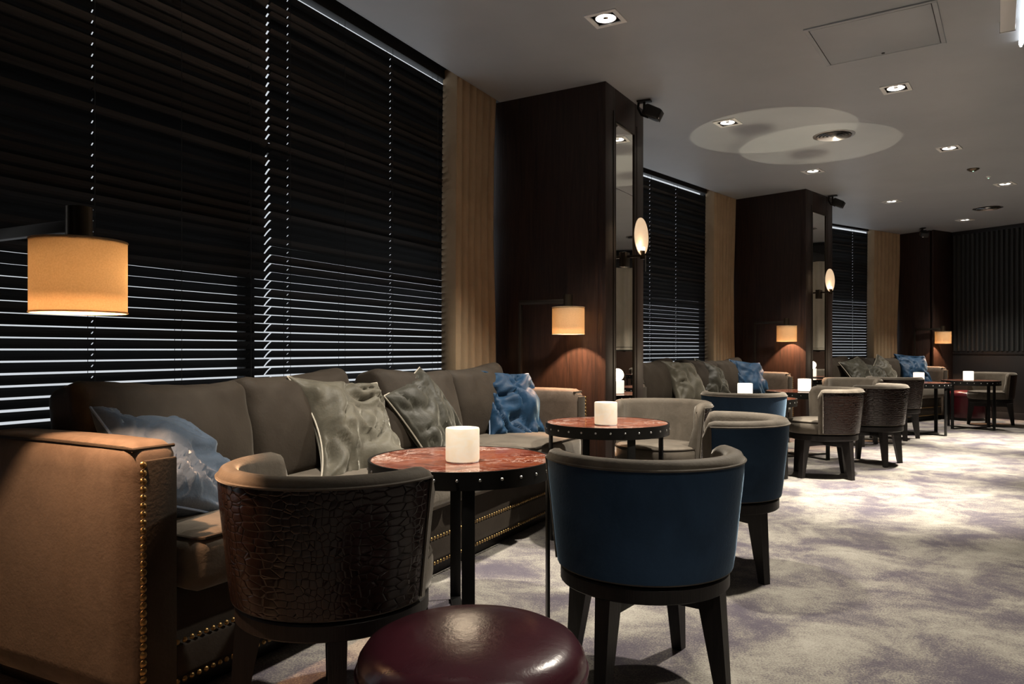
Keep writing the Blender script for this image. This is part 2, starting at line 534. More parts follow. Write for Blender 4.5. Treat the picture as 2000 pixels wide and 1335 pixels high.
# ------------------------------------------------------------------ windows, recess and blinds
TB = -.14       # plane of the blinds
def window(i):
    b = BAYS[i]; s0, s1 = START[i] - .05, .35
    ctr = b.p((s0 + s1) / 2, -.28); ln = s1 - s0
    root = thing('window_%d' % (i + 1), 'tall dark framed window behind the closed black blinds', None, (ctr.x, ctr.y, 0), b.rz, None, 'structure')
    def bar(nm, x, z, sx, sz, sy=.06, y=0, m='blackened trim'):
        return MB().box((x, y, z), (sx, sy, sz), .004).build(nm, m, root)
    bar('window_header', 0, 3.0, ln + .4, .14, .30, .10)
    bar('window_sill', 0, WZ / 2, ln + .4, WZ, .34, .0)
    bar('recess_fascia', 0, 2.90, ln + .4, .20, .02, .29)
    xs = [-(ln / 2), ln / 2] + [-((s - (s0 + s1) / 2)) for s in {0: (-2.1,), 1: (-2.95, -.30), 2: (-2.7, -.30)}[i]]
    for x in xs: bar('mullion', x, 1.55, .06, 2.8)
    xs.sort()
    for a, c in zip(xs[:-1], xs[1:]):
        MB().box(((a + c) / 2, 0, 1.55), (c - a - .06, .008, 2.76), 0).build('window_pane', 'window glass', root, smooth=0)
    bar('transom', 0, 2.02, ln, .05, .05)
    return root
for i in range(3): window(i)

PITCH, SLW, TILT = .042, .0555, 41
def blind(i, s0, s1, holes, ladders, label, sets=0):
    """venetian blind between s0 and s1 (s runs away from the camera); holes and ladders measured from s1 end (local x)"""
    b = BAYS[i]; ln = s1 - s0; c = b.p((s0 + s1) / 2, TB)
    root = thing('venetian_blind', label, 'blind', (c.x, c.y, 0), b.rz, 'black venetian blinds')
    loc = lambda s: -(s - (s0 + s1) / 2)
    # slat with slots for the lift cords
    xs = sorted({-ln / 2, ln / 2} | {round(loc(h) + d, 5) for h in holes for d in (-.0022, .0022)})
    ys = [-SLW / 2, -.006, .006, SLW / 2]
    bm = bmesh.new()
    crown = lambda y: .0022 * (1 - (2 * y / SLW) ** 2)
    gv = {(ix, iy): bm.verts.new((x, y, crown(y))) for ix, x in enumerate(xs) for iy, y in enumerate(ys)}
    hx = [loc(h) for h in holes]
    for ix in range(len(xs) - 1):
        for iy in range(3):
            xm = (xs[ix] + xs[ix + 1]) / 2
            if iy == 1 and any(abs(xm - h) < .0018 for h in hx): continue
            bm.faces.new((gv[ix, iy], gv[ix + 1, iy], gv[ix + 1, iy + 1], gv[ix, iy + 1]))
    bmesh.ops.solidify(bm, geom=bm.faces[:], thickness=.0026)
    me = bpy.data.meshes.new('slat'); bm.to_mesh(me); bm.free()
    me.materials.append(MATS['blind slat'])
    z = 2.765 - PITCH / 2; k = 0
    rnd = random.Random(i * 10 + int(ln * 10))
    while z > WZ + .05:
        # room-side edge up, nearly closed
        tl = TILT + sets + rnd.uniform(-1.1, 1.1) + (4 if z > 1.75 else 0) + (2.5 if z > 2.2 else 0)
        inst('slat', me, root, (0, 0, z + rnd.uniform(-.0006, .0006)), (R(tl), R(rnd.uniform(-.02, .02)), 0))
        z -= PITCH
    MB().box((0, 0, 2.845), (ln, .06, .09), .004).build('headrail', 'blackened trim', root)
    MB().box((0, 0, z), (ln, .05, .018), .004).build('bottom_rail', 'blind slat', root)
    for h in list(holes) + list(ladders):
        x = loc(h)
        mb = MB()
        for y in (-.022, .022):
            mb.box((x + (.004 if h in holes else 0), y, (2.80 + z) / 2), (.0016, .0016, 2.80 - z), 0)
        mb.build('ladder_cord', 'cord', root, smooth=0)
    return root
blind(0, -3.86, -2.100, (-3.76, -2.98, -2.215), (-2.60,), 'wide black venetian blind behind the near end of the closest sofa', -.6)
blind(0, -2.09, -.20, (-1.96, -1.11), (-1.55, -.62), 'black venetian blind between the slit of light and the tan curtain, nearest window', -2.6)
blind(1, -3.85, -.20, (-3.0, -1.75, -1.21, -.40), (-2.3,), 'black venetian blind of the middle window, beside the first mirrored column')
blind(2, -3.5, -.20, (-3.0, -1.9, -.98), (), 'black venetian blind of the farthest window')

def curtain(i, s0, s1, label):
    b = BAYS[i]; o = b.p(s0, 0)
    line = [(0.015, -.125), (.004, -.085), (0, -.045), (.008, -.012)]
    w = s1 - s0; n = int(w / .085)
    x = .02
    rnd = random.Random(i + 3)
    for k in range(n):
        pw = w / n * rnd.uniform(.85, 1.1)
        for f, t in ((.10, -.022), (.28, -.006), (.50, -.004), (.66, -.016), (.76, -.050), (.84, -.074), (.93, -.066)):
            line.append((x + pw * f, t))
        x += pw
    zs = [.03, .6, 1.2, 1.8, 2.4, 2.86]
    mb = MB(); loops = []
    for z in zs:
        sw = 1 + .05 * math.sin(z * 2.3 + i)
        drift = -.03 * (1 - z / 2.86)
        lp = [(a * sw + drift, t + .003 * math.sin(a * 60 + z * 2)) for a, t in line]
        th = [(a + .003, t - .004) for a, t in reversed(lp)]
        loops.append([b.p(s0 + a, t, z) for a, t in lp + th])
    mb.sweep(loops)
    o_ = mb.build('curtain', 'curtain cloth', smooth=60)
    return tag(o_, label, 'curtain', 'tan curtains drawn beside the windows')
curtain(0, -.56, .02, 'tan pleated curtain against the first mirrored column, behind the nearest sofa')
curtain(1, -.56, .04, 'tan pleated curtain against the second mirrored column, at the middle window')
curtain(2, -.62, .06, 'tan pleated curtain at the farthest window, by the corner column')

# ------------------------------------------------------------------ sofas
SL, SA = 3.154, .154
def make_sofa(i, org, label, nails_single):
    b = BAYS[i]
    root = thing('sofa', label, 'sofa', (org.x, org.y, 0), b.rz, 'long taupe velvet sofas along the windows')
    MB().box((SL / 2, .41, .195), (SL - .10, .68, .27), .012).build('seat_base', 'taupe velvet', root)
    MB().box((SL / 2, .7455, .132), (SL - 2 * SA + .02, .05, .098), .014, seg=3).build('front_band', 'taupe velvet', root)
    MB().box((SL / 2, .40, .030), (SL - .12, .62, .06), .004).build('plinth', 'black oak', root)
    MB().box((SL / 2, .09, .40), (SL - .06, .13, .64), .03, seg=3).build('back_frame', 'taupe velvet', root)
    for x0 in (0, SL - SA):
        v, f = shell(SA, .715, .70, .045, 14, (.006, .01, .006), .0012, x0 + i, 9)
        mb = MB(); mb.poly([(p.x + x0 + SA / 2, p.y + .4275, p.z + .405) for p in v], f)
        a = mb.build('arm', 'taupe suede', root, smooth=75)
        w = MB()
        pl = .797
        w.box((x0 + SA / 2, pl, .39), (SA - .052, .012, .64), .005).build('arm_front', 'taupe velvet', a)
        w = MB()   # welt along the upper edge of the outer side
        xo, xi = (x0 + .013, x0 + SA - .013) if x0 == 0 else (x0 + SA - .013, x0 + .013)
        w.tube([(xo, .10, .741), (xo, .40, .745), (xo, .74, .741), (xo, .772, .738), (xi, .772, .738)], .0052, 6)
        w.build('welt', 'taupe velvet', a)
        MB().box((x0 + SA / 2, .745, .028), (.07, .06, .056), .004).build('foot', 'black oak', root)
    cw = (SL - 2 * SA) / 4
    for k in range(4):
        v, f = shell(cw - .004, .70, .165, .045, 14, (.0, .008, .018), .0015, k + 7 * i, 5)
        cx = SA + cw * (k + .5)
        mb = MB(); mb.poly([(p.x + cx, p.y + .490, p.z + .405) for p in v], f)
        c = mb.build('seat_cushion', 'taupe velvet pale', root, smooth=80)
        w = MB(); hw, zz = cw / 2 - .016, .476
        w.tube([(cx - hw, .19, zz), (cx - hw, .812, zz), (cx - hw + .02, .834, zz), (cx + hw - .02, .834, zz), (cx + hw, .812, zz), (cx + hw, .19, zz)], .0055, 6)
        w.build('welt', 'taupe velvet', c)
    # loose back cushions: centre along x, width, lean, roll
    for k, (cx, w_, ln_, ro, zt) in enumerate([(.475, .66, 8, 3.5, 0), (1.145, .70, 14, -2.0, -.005), (1.985, .64, 9, 3.5, .005), (2.655, .70, 14, -2.5, -.01)]):
        v, f = shell(w_, .19, .46, .06, 26, (-.012, .065, .0), .008, k + 3 * i + 1, 6)
        M = Matrix.Translation((cx, .235 + (.03 if k % 2 else 0), .675 + zt)) @ Matrix.Rotation(R(ro), 4, 'Y') @ Matrix.Rotation(R(ln_), 4, 'X')
        pts = []
        for p in v:
            q = p.copy()
            # top edge dips between the corners and creases run down from it
            tt = max(0, (q.z + .05) / .28)
            q.z -= .022 * tt * (1 - (2 * q.x / w_) ** 2)
            q.y += .014 * min(tt, 1) ** 1.5 * (abs(math.sin(q.x * 26 + math.sin(q.z * 11 + k) * 1.3 + k)) ** .5 - .6) * math.copysign(1, q.y)
            pts.append(M @ q)
        mb = MB(); mb.poly(pts, f)
        mb.build('back_cushion', 'taupe velvet', root, smooth=80)
    # nailheads: outer edge of the arm fronts and two rows along the base
    spots = []
    for x in (.024, SL - .024):
        n = 30
        for k in range(n):
            spots.append((x, .803, .075 + k * (.70 - .075) / (n - 1), 0, .0105))
    step = .0245
    n = int((SL - 2 * SA) / step)
    for z in (.188, .078):
        for k in range(n + 1):
            spots.append((SA + .006 + k * step, .772, z, 0, .0085))
    def dome(r):
        mb = MB()
        lp = []
        for a in (0, 35, 65):
            rr, yy = r * math.cos(R(a)), r * .62 * math.sin(R(a))
            lp.append([(rr * math.cos(2 * PI * j / 8), yy, rr * math.sin(2 * PI * j / 8)) for j in range(8)])
        mb.sweep(lp)
        return mb
    if nails_single:
        mes = {}
        for x, y, z, _, r in spots:
            if r not in mes:
                o = dome(r).build('nailhead', 'brass', root, smooth=80); mes[r] = o.data
                o.location = (x, y, z)
            else: inst('nailhead', mes[r], root, (x, y, z))
    else:
        mb = MB()
        for x, y, z, _, r in spots:
            lp = []
            for a in (0, 40, 70):
                rr, yy = r * math.cos(R(a)), r * .62 * math.sin(R(a))
                lp.append([(x + rr * math.cos(2 * PI * j / 6), y + yy, z + rr * math.sin(2 * PI * j / 6)) for j in range(6)])
            mb.sweep(lp)
        tag(mb.build('nailhead_trim', 'brass', root, smooth=80), kind='stuff')
    return root
velvet('taupe suede', (.085, .062, .046), (.120, .090, .068), .35, (1, .88, .75), 22, .16)
S1O = BAYS[0].p(-.346, .02); S2O = BAYS[1].p(-.366, .02); S3O = BAYS[2].p(-.14, .03)
make_sofa(0, S1O, 'nearest long taupe sofa, brass nailhead arm lit warm in the foreground', True)
make_sofa(1, S2O, 'middle long taupe sofa between the two mirrored columns', False)
make_sofa(2, S3O, 'farthest long taupe sofa, ending by the corner column', False)

# ------------------------------------------------------------------ scatter cushions
def pillow(i, s, t, z, nrm, roll, size, mat, pipe, label, seed, waist=(.10, .10, .07, .05), fold=.02, thick=.105, curl=0, cat='cushion', aspect=1.0):
    b = BAYS[i]
    c = b.p(s, t, z)
    n_ = (Vector((b.u.x, b.u.y, 0)) * nrm[0] + Vector((b.n.x, b.n.y, 0)) * nrm[1] + Vector((0, 0, 1)) * nrm[2]).normalized()
    up = Vector((0, 0, 1)); up = (up - n_ * up.dot(n_)).normalized()
    rt = up.cross(n_)
    ca, sa = math.cos(R(roll)), math.sin(R(roll))
    X = rt * ca + up * sa; Y = -rt * sa + up * ca
    N_ = 44; h = size / 2
    wl, wr_, wt, wb = waist
    sd = Vector((seed * 7.3, seed * 3.7, seed))
    def edge(u, v):
        x = u * h * (1 - (wl if u < 0 else wr_) * (1 - v * v) * abs(u))
        y = v * h * aspect * (1 - (wt if v > 0 else wb) * (1 - u * u) * abs(v))
        return x, y
    def bend(x, y, w):
        w += curl * ((x / h) ** 2) * .5 + curl * (y / h) ** 2 * .3
        return c + X * x + Y * y + n_ * w
    vs_, fs = [], []
    def gi(sgn, a, d):
        if a in (0, N_) or d in (0, N_): sgn = 1
        return (0 if sgn > 0 else (N_ + 1) ** 2) + a * (N_ + 1) + d
    for sgn in (1, -1):
        for a in range(N_ + 1):
            for d in range(N_ + 1):
                u, v = -1 + 2 * a / N_, -1 + 2 * d / N_
                u, v = math.sin(u * PI / 2 * .98) / math.sin(PI / 2 * .98), math.sin(v * PI / 2 * .98) / math.sin(PI / 2 * .98)
                x, y = edge(u, v)
                base = max(0, (1 - u * u) * (1 - v * v))
                w = thick * base ** .42
                if sgn > 0:
                    q = Vector((x * 5 / size * .5, y * 5 / size * .5, 0)) + sd
                    amp = min(1, base * 6)
                    w += fold * amp * (noise.noise(q * 1.3) * 1.0)
                    # radiating creases from corners and pinched sides
                    rg = 1 - abs(noise.noise(Vector((x * 9 + 3 * noise.noise(q), y * 3.5, 0)) / size * .45 + sd * 2)) * 2
                    w -= fold * .9 * amp * max(0, rg) ** 3
                    for cx_, cy_, wt_ in ((-h, -h, 1), (h, -h, .8), (-h, h, .9), (h, h, 1), (-h * .95, h * .05 * (seed % 3), 1.3 * min(1, wl * 5))):
                        dx_, dy_ = x - cx_, y - cy_
                        w += fold * .20 * wt_ * amp * math.sin(math.atan2(dy_, dx_) * 15 + seed * 2.1 + 2 * noise.noise(q * 2)) * math.exp(-math.hypot(dx_, dy_) / (.30 * size))
                vs_.append(bend(x, y, w * sgn if sgn > 0 else -w * .8))
    for sgn in (1, -1):
        for a in range(N_):
            for d in range(N_):
                q = [gi(sgn, a, d), gi(sgn, a + 1, d), gi(sgn, a + 1, d + 1), gi(sgn, a, d + 1)]
                if sgn < 0: q.reverse()
                if len(set(q)) == 4: fs.append(q)
    mb = MB()
    used = sorted({k for f in fs for k in f}); rm = {k: j for j, k in enumerate(used)}
    mb.poly([vs_[k] - c for k in used], [[rm[k] for k in f] for f in fs])
    o = mb.build('cushion_cover', mat, None, smooth=80)
    root = thing('scatter_cushion', label, cat, c, 0, 'velvet scatter cushions on the sofas')
    o.parent = root
    if pipe:
        ring = [gi(1, a, 0) for a in range(N_)] + [gi(1, N_, d) for d in range(N_)] + [gi(1, a, N_) for a in range(N_, 0, -1)] + [gi(1, 0, d) for d in range(N_, 0, -1)]
        MB().tube([vs_[k] - c for k in ring], .0042, 6, closed=True).build('piping', pipe, root)
    return root
# nearest sofa
pillow(0, -3.14, .51, .625, (.35, .57, .72), -29, .43, 'slate blue velvet', 'blue piping', 'slate blue velvet cushion leaning inside the near arm of the closest sofa', 1, (.05, .05, .04, .04), .035, .13)
pillow(0, -2.215, .47, .655, (-.10, .80, .50), -6, .50, 'olive velvet', 'pale piping', 'crumpled olive velvet cushion with pale piping, left of the nearest marble table', 2, (.30, .10, .10, .02), .055, .10)
pillow(0, -1.57, .43, .665, (.0, .82, .45), 20, .43, 'dark olive velvet', 'pale piping', 'small dark olive cushion standing on its corner on the nearest sofa', 3, (.08, .06, .06, .05), .028, .09)
pillow(0, -.67, .44, .655, (-.28, .80, .42), -5, .47, 'bright blue velvet', 'blue piping', 'bright blue velvet cushion at the far arm of the nearest sofa', 4, (.22, .05, .10, .02), .060, .11)
# middle sofa
pillow(1, -2.10, .45, .685, (-.1, .8, .45), -3, .46, 'olive velvet', None, 'crumpled olive velvet cushion on the middle sofa', 5, (.2, .06, .08, .03), .035)
pillow(1, -1.42, .40, .68, (-.05, .8, .5), -22, .42, 'dark olive velvet', 'pale piping', 'dark olive cushion slumped behind the crumpled one on the middle sofa', 6, (.1, .1, .08, .05), .03)
pillow(1, -.66, .46, .67, (-.25, .8, .42), -6, .46, 'bright blue velvet', 'blue piping', 'deep blue velvet cushion at the far arm of the middle sofa', 7, (.1, .06, .10, .02), .03)
# farthest sofa
pillow(2, -1.98, .55, .69, (-.1, .75, .5), 12, .44, 'dark olive velvet', 'pale piping', 'dark cushion with pale piping nearest the column on the farthest sofa', 8, (.1, .1, .08, .05), .03)
pillow(2, -1.63, .60, .64, (0, .7, .6), -18, .38, 'dark olive velvet', None, 'small dark cushion lying low in the middle of the farthest sofa', 9, (.1, .1, .08, .05), .03)
pillow(2, -1.25, .50, .70, (.05, .8, .45), 32, .40, 'olive velvet', 'pale piping', 'grey olive cushion standing on its corner on the farthest sofa', 10, (.08, .08, .06, .05), .02)
pillow(2, -.46, .50, .70, (-.3, .78, .45), -4, .52, 'bright blue velvet', None, 'vivid blue velvet cushion at the far arm of the farthest sofa', 11, (.15, .06, .10, .02), .04)

# ------------------------------------------------------------------ tub chairs
def chair_proto(skin, name):
    root = thing('tub_chair', name, 'chair', (0, 0, 0), 0, 'tub chairs around the marble tables')
    RB, RT, ZB, ZT, HALF = .264, .300, .352, .700, 75
    def r_out(z): return RB + (RT - RB) * ((z - ZB) / (ZT - ZB)) ** 1.1
    n = 44; loops = []
    def ang(f): return R(HALF + (360 - 2 * HALF) * f)
    for k in range(n + 1):
        f = k / n
        a = ang(f)
        e = min(f, 1 - f) * (360 - 2 * HALF) * PI / 180 * RT      # arc distance from the nearer tip
        q = max(0, 1 - e / .055)
        zt = ZT - .052 * (1 - math.sqrt(max(0, 1 - q * q)))
        th = .062 * (1 - .35 * max(0, 1 - e / .02) ** 2)
        ro_t = r_out(zt); ri_t = ro_t - th
        ri_b = r_out(ZB) - .058
        prof = [(r_out(ZB), ZB), (r_out(.45), .45), (r_out(.56), .56), (r_out(zt - .05), zt - .05), (ro_t - .001, zt - .022), (ro_t - .010, zt - .006), (ro_t - .024, zt),
                (ri_t + .022, zt - .001), (ri_t + .008, zt - .010), (ri_t, zt - .030), (ri_t - .004, .56), (ri_b, .44), (ri_b, ZB)]
        loops.append([(r * math.sin(a), r * math.cos(a), z) for r, z in prof])
    MB().sweep(loops).build('backrest', 'taupe velvet pale', root, smooth=50)
    # outer panel, proud of the upholstery, with its own edge
    pn = MB(); m_ = 48; rows = []
    inset = 7.5
    pz0, pz1 = ZB + .004, ZT - .030
    bm = pn.bm; uvl = bm.loops.layers.uv.new('UVMap')
    grid = {}
    zs = [pz0 + (pz1 - pz0) * q / 6 for q in range(7)]
    for k in range(m_ + 1):
        a = R(HALF + inset + (360 - 2 * HALF - 2 * inset) * k / m_)
        for j, z in enumerate(zs):
            for lay, off in ((0, .0045), (1, -.004)):
                r = r_out(z) + off - (.003 if (lay == 0 and (j in (0, 6) or k in (0, m_))) else 0)
                v = bm.verts.new((r * math.sin(a), r * math.cos(a), z))
                grid[lay, k, j] = (v, (a * RT, z))
    def fc(keys):
        f = bm.faces.new([grid[q][0] for q in keys])
        for l, q in zip(f.loops, keys): l[uvl].uv = grid[q][1]
    for k in range(m_):
        for j in range(6):
            fc([(0, k, j), (0, k + 1, j), (0, k + 1, j + 1), (0, k, j + 1)])
            fc([(1, k, j), (1, k, j + 1), (1, k + 1, j + 1), (1, k + 1, j)])
        for j in (0, 6): fc([(0, k, j), (1, k, j), (1, k + 1, j), (0, k + 1, j)])
    for k in (0, m_):
        for j in range(6): fc([(0, k, j), (0, k, j + 1), (1, k, j + 1), (1, k, j)])
    panel = pn.build('outer_panel', skin, root, smooth=60)
    pts = []
    a0, a1 = HALF + inset - .6, 360 - HALF - inset + .6
    for z in (ZB + .01, .45, .56, pz1 - .012): pts.append((a0, z))
    for k in range(41): pts.append((a0 + (a1 - a0) * k / 40, pz1 + .004))
    for z in (pz1 - .012, .56, .45, ZB + .01): pts.append((a1, z))
    MB().tube([((r_out(z) + .003) * math.sin(R(a)), (r_out(z) + .003) * math.cos(R(a)), z) for a, z in pts], .0042, 6).build('piping', 'taupe velvet pale', panel)
    # seat
    prof = [(.02, .345), (.235, .345), (.252, .358), (.258, .385), (.258, .425), (.250, .440), (.236, .449), (.18, .456), (.09, .461), (.012, .462)]
    mb = MB(); mb.lathe(prof, 48, c=(0, .018, 0))
    st = mb.build('seat', 'taupe velvet pale', root, smooth=60)
    MB().tube([(.2515 * math.sin(2 * PI * k / 48), .018 + .2515 * math.cos(2 * PI * k / 48), .441) for k in range(48)], .0048, 6, closed=True).build('piping', 'taupe velvet', st)
    MB().lathe([(.225, .298), (.252, .298), (.256, .302), (.256, .338), (.252, .343), (.225, .343)], 48).build('base_ring', 'black oak legs', root, smooth=30)
    MB().lathe([(.20, .338), (.238, .338), (.238, .353), (.20, .353)], 40).build('swivel_plate', 'black metal', root, smooth=30)
    for q in range(4):
        a = R(45 + 90 * q)
        d = Vector((math.sin(a), math.cos(a), 0)); w = Vector((d.y, -d.x, 0))
        mb = MB()
        top = [d * .252 + w * .024, d * .252 - w * .024, d * .178 - w * .024, d * .178 + w * .024]
        bot = [d * .272 + w * .017, d * .272 - w * .017, d * .238 - w * .017, d * .238 + w * .017]
        mb.sweep([[(p.x, p.y, 0) for p in bot], [(p.x, p.y, .302) for p in top]])
        mb.build('leg', 'black oak legs', root, smooth=20)
    for q in range(2):
        MB().box((0, 0, .272), (.40, .040, .056), .004, rz=R(45 + 90 * q)).build('crossbar', 'black oak legs', root, smooth=30)
    return root
CH = [  # x, y, facing (degrees from +y towards +x), skin, label
    (-.485, 2.04, 30, 'c', 'dark crocodile leather tub chair in the foreground, its back to the camera'),
    (.406, 2.305, -8, 'b', 'blue velvet tub chair in the foreground, right of the burgundy pouffe'),
    (.952, 3.42, -75, 'b', 'blue velvet tub chair turned sideways behind the foreground blue one'),
    (.877, 4.41, -140, 'c', 'grey tub chair facing the camera behind the second marble table'),
    (1.68, 5.43, 22, 'b', 'blue velvet tub chair in front of the middle sofa, table lamp above its back'),
    (2.48, 5.96, -75, 'c', 'crocodile leather tub chair with the pale sideways seat, standing out on the open carpet'),
    (3.18, 6.62, -45, 'c', 'crocodile leather tub chair just behind the sideways one on the open carpet'),
    (3.62, 7.97, -134, 'c', 'dark grey tub chair back half hidden behind two crocodile chairs'),
    (4.33, 8.46, 48, 'c', 'crocodile leather tub chair with its back to the camera before the farthest sofa'),
    (6.40, 10.00, -112, 'c', 'grey tub chair facing left by the fluted end wall'),
]
protos = {}
for x, y, ph, sk, lab in CH:
    if sk not in protos:
        protos[sk] = chair_proto({'c': 'crocodile leather', 'b': 'blue velvet'}[sk], lab); o = protos[sk]
    else:
        o = copy_tree(protos[sk])
    o['label'] = lab
    o.location = (x, y, 0); o.rotation_euler = (0, 0, -R(ph))

# ------------------------------------------------------------------ marble tables
TZ, TR = .612, .330
def table_proto(lab):
    root = thing('marble_table', lab, 'table', (0, 0, 0), 0, 'round red marble tables')
    MB().lathe([(.02, TZ - .022), (TR - .008, TZ - .022), (TR - .008, TZ - .003), (TR - .011, TZ), (.02, TZ)], 64).build('marble_top', 'red marble', root, smooth=30)
    MB().lathe([(TR - .008, TZ - .058), (TR, TZ - .058), (TR, TZ + .001), (TR - .008, TZ + .001)], 64, closed_prof=True).build('rim_band', 'black metal', root, smooth=30)
    MB().lathe([(.02, TZ - .034), (TR - .008, TZ - .034), (TR - .008, TZ - .022), (.02, TZ - .022)], 48).build('sub_top', 'blackened trim', root, smooth=30)
    me = None
    for k in range(28):
        a = 2 * PI * (k + .5) / 28
        if me is None:
            mb = MB(); lp = []
            for al in (0, 40, 75):
                rr, yy = .0055 * math.cos(R(al)), .0042 * math.sin(R(al))
                lp.append([(rr * math.cos(2 * PI * j / 8), yy, rr * math.sin(2 * PI * j / 8)) for j in range(8)])
            o = mb.sweep(lp).build('rivet', 'steel', root, smooth=80); me = o.data
        else: o = inst('rivet', me, root)
        o.location = (TR * math.cos(a), TR * math.sin(a), TZ - .026); o.rotation_euler = (0, 0, a - PI / 2)
    for q in range(4):
        a = q * PI / 2
        MB().box(((TR - .013) * math.cos(a), (TR - .013) * math.sin(a), (TZ - .05) / 2), (.010, .042, TZ - .052), .002, rz=a).build('leg', 'black metal', root, smooth=30)
    for q in range(2):
        MB().box((0, 0, .006), (2 * TR - .03, .042, .012), .002, rz=q * PI / 2).build('cross_base', 'black metal', root, smooth=30)
    return root
TB_ = [(-.183, 2.69, 8, 'nearest round red marble table with a dark riveted rim'), (.511, 4.02, 15, 'second round red marble table, before the first mirrored column'),
       (1.96, 6.06, 30, 'marble table hidden behind the blue tub chair at the middle sofa'), (2.74, 7.06, 22, 'marble table by the second mirrored column, its lamp glowing white'),
       (4.88, 8.95, 28, 'marble table before the far arm of the farthest sofa'), (5.86, 9.55, 20, 'farthest round marble table, beside the grey chair at the end wall')]
tp = None
for x, y, dg, lab in TB_:
    if tp is None: tp = table_proto(lab); o = tp
    else: o = copy_tree(tp)
    o['label'] = lab; o.location = (x, y, 0); o.rotation_euler = (0, 0, R(dg))

# table lamps: open alabaster cylinders with a small light inside
def table_lamp(x, y, lab, bright, beam=None):
    root = thing('table_lamp', lab, 'lamp', (x, y, TZ), 0, 'glowing alabaster table lamps')
    r, h = .059, .118
    MB().lathe([(r - .007, .010), (r - .003, .002), (r, .010), (r, h - .004), (r - .002, h), (r - .005, h), (r - .007, h - .004)], 40, closed_prof=True).build('shade', 'alabaster glow bright' if bright else 'alabaster glow', root, smooth=50)
    MB().lathe([(.01, .001), (r - .002, .001), (r - .002, .010), (r - .008, .012), (.01, .012)], 32).build('foot', 'white trim', root, smooth=40)
    MB().lathe([(.004, .012), (.018, .012), (.018, .020), (.004, .020)], 20).build('light_puck', 'led', root, smooth=40)
    ld = bpy.data.lights.new('table_lamp_light', 'POINT'); ld.energy = 2.2 if bright else 1.6; ld.color = (1, .80, .55); ld.shadow_soft_size = .055
    lo = bpy.data.objects.new('table_lamp_light', ld); COL.objects.link(lo); lo.parent = root; lo.location = (0, 0, h + .05)
    if beam:
        sd = bpy.data.lights.new('table_lamp_beam', 'SPOT'); sd.energy = 46; sd.color = (1, .86, .62); sd.spot_size = R(34); sd.spot_blend = .07; sd.shadow_soft_size = .0015
        so = bpy.data.objects.new('table_lamp_beam', sd); COL.objects.link(so); so.parent = root; so.location = (0, 0, .03)
        d = Vector((beam[0] - x, beam[1] - y, CEIL - TZ))
        so.rotation_euler = d.to_track_quat('-Z', 'Y').to_euler()
        q = d.normalized() * .045
        MB().lathe([(.0002, -.0004), (.0036, -.0004), (.0036, .0004), (.0002, .0004)], 14).build('shadow_disc', 'blackened trim', root, loc=(q.x * .35, q.y * .35, .03 + .045))  # added disc that throws the dark spot into the ceiling light circle
        MB().box((q.x * .35, q.y * .35 + .026, .0745), (.0008, .048, .0008), 0).build('shadow_disc_wire', 'steel', root)  # added wire holding the shadow-throwing disc
    return root
table_lamp(-.172, 2.60, 'glowing alabaster lamp on the nearest marble table', False)
table_lamp(.487, 3.88, 'glowing alabaster lamp on the second marble table', False)
table_lamp(1.886, 6.05, 'white glowing lamp just above the back of the blue chair', True, (2.13, 6.18))
table_lamp(2.735, 6.99, 'white glowing lamp on the table by the second mirrored column', True, (2.70, 6.62))
table_lamp(4.87, 8.95, 'white glowing lamp in front of the vivid blue cushion', True)
table_lamp(5.80, 9.50, 'white glowing lamp on the farthest marble table', True)

# ------------------------------------------------------------------ pouffes
def pouffe(x, y, mat, lab):
    root = thing('pouffe', lab, 'pouffe', (x, y, 0), 0, 'round leather pouffes')
    r = .238
    MB().lathe([(.02, .04), (r - .008, .04), (r - .002, .055), (r, .12), (r, .31), (r - .001, .348)], 56).build('body', mat, root, smooth=40)
    MB().lathe([(.02, .345), (r - .003, .349), (r - .002, .356), (r - .006, .376), (r - .020, .396), (r - .045, .409), (r - .09, .416), (.10, .420), (.01, .421)], 56).build('seat_pad', mat, root, smooth=60)
    MB().tube([((r - .001) * math.cos(2 * PI * k / 56), (r - .001) * math.sin(2 * PI * k / 56), .350) for k in range(56)], .0035, 6, closed=True).build('piping', mat, root)
    MB().lathe([(.02, 0), (r - .02, 0), (r - .02, .042), (.02, .042)], 40).build('plinth', 'black oak', root, smooth=30)
pouffe(-.082, 1.545, 'burgundy leather', 'round burgundy leather pouffe at the bottom edge of the picture')
pouffe(6.52, 10.72, 'red leather', 'dark red pouffe half hidden behind the farthest marble table')

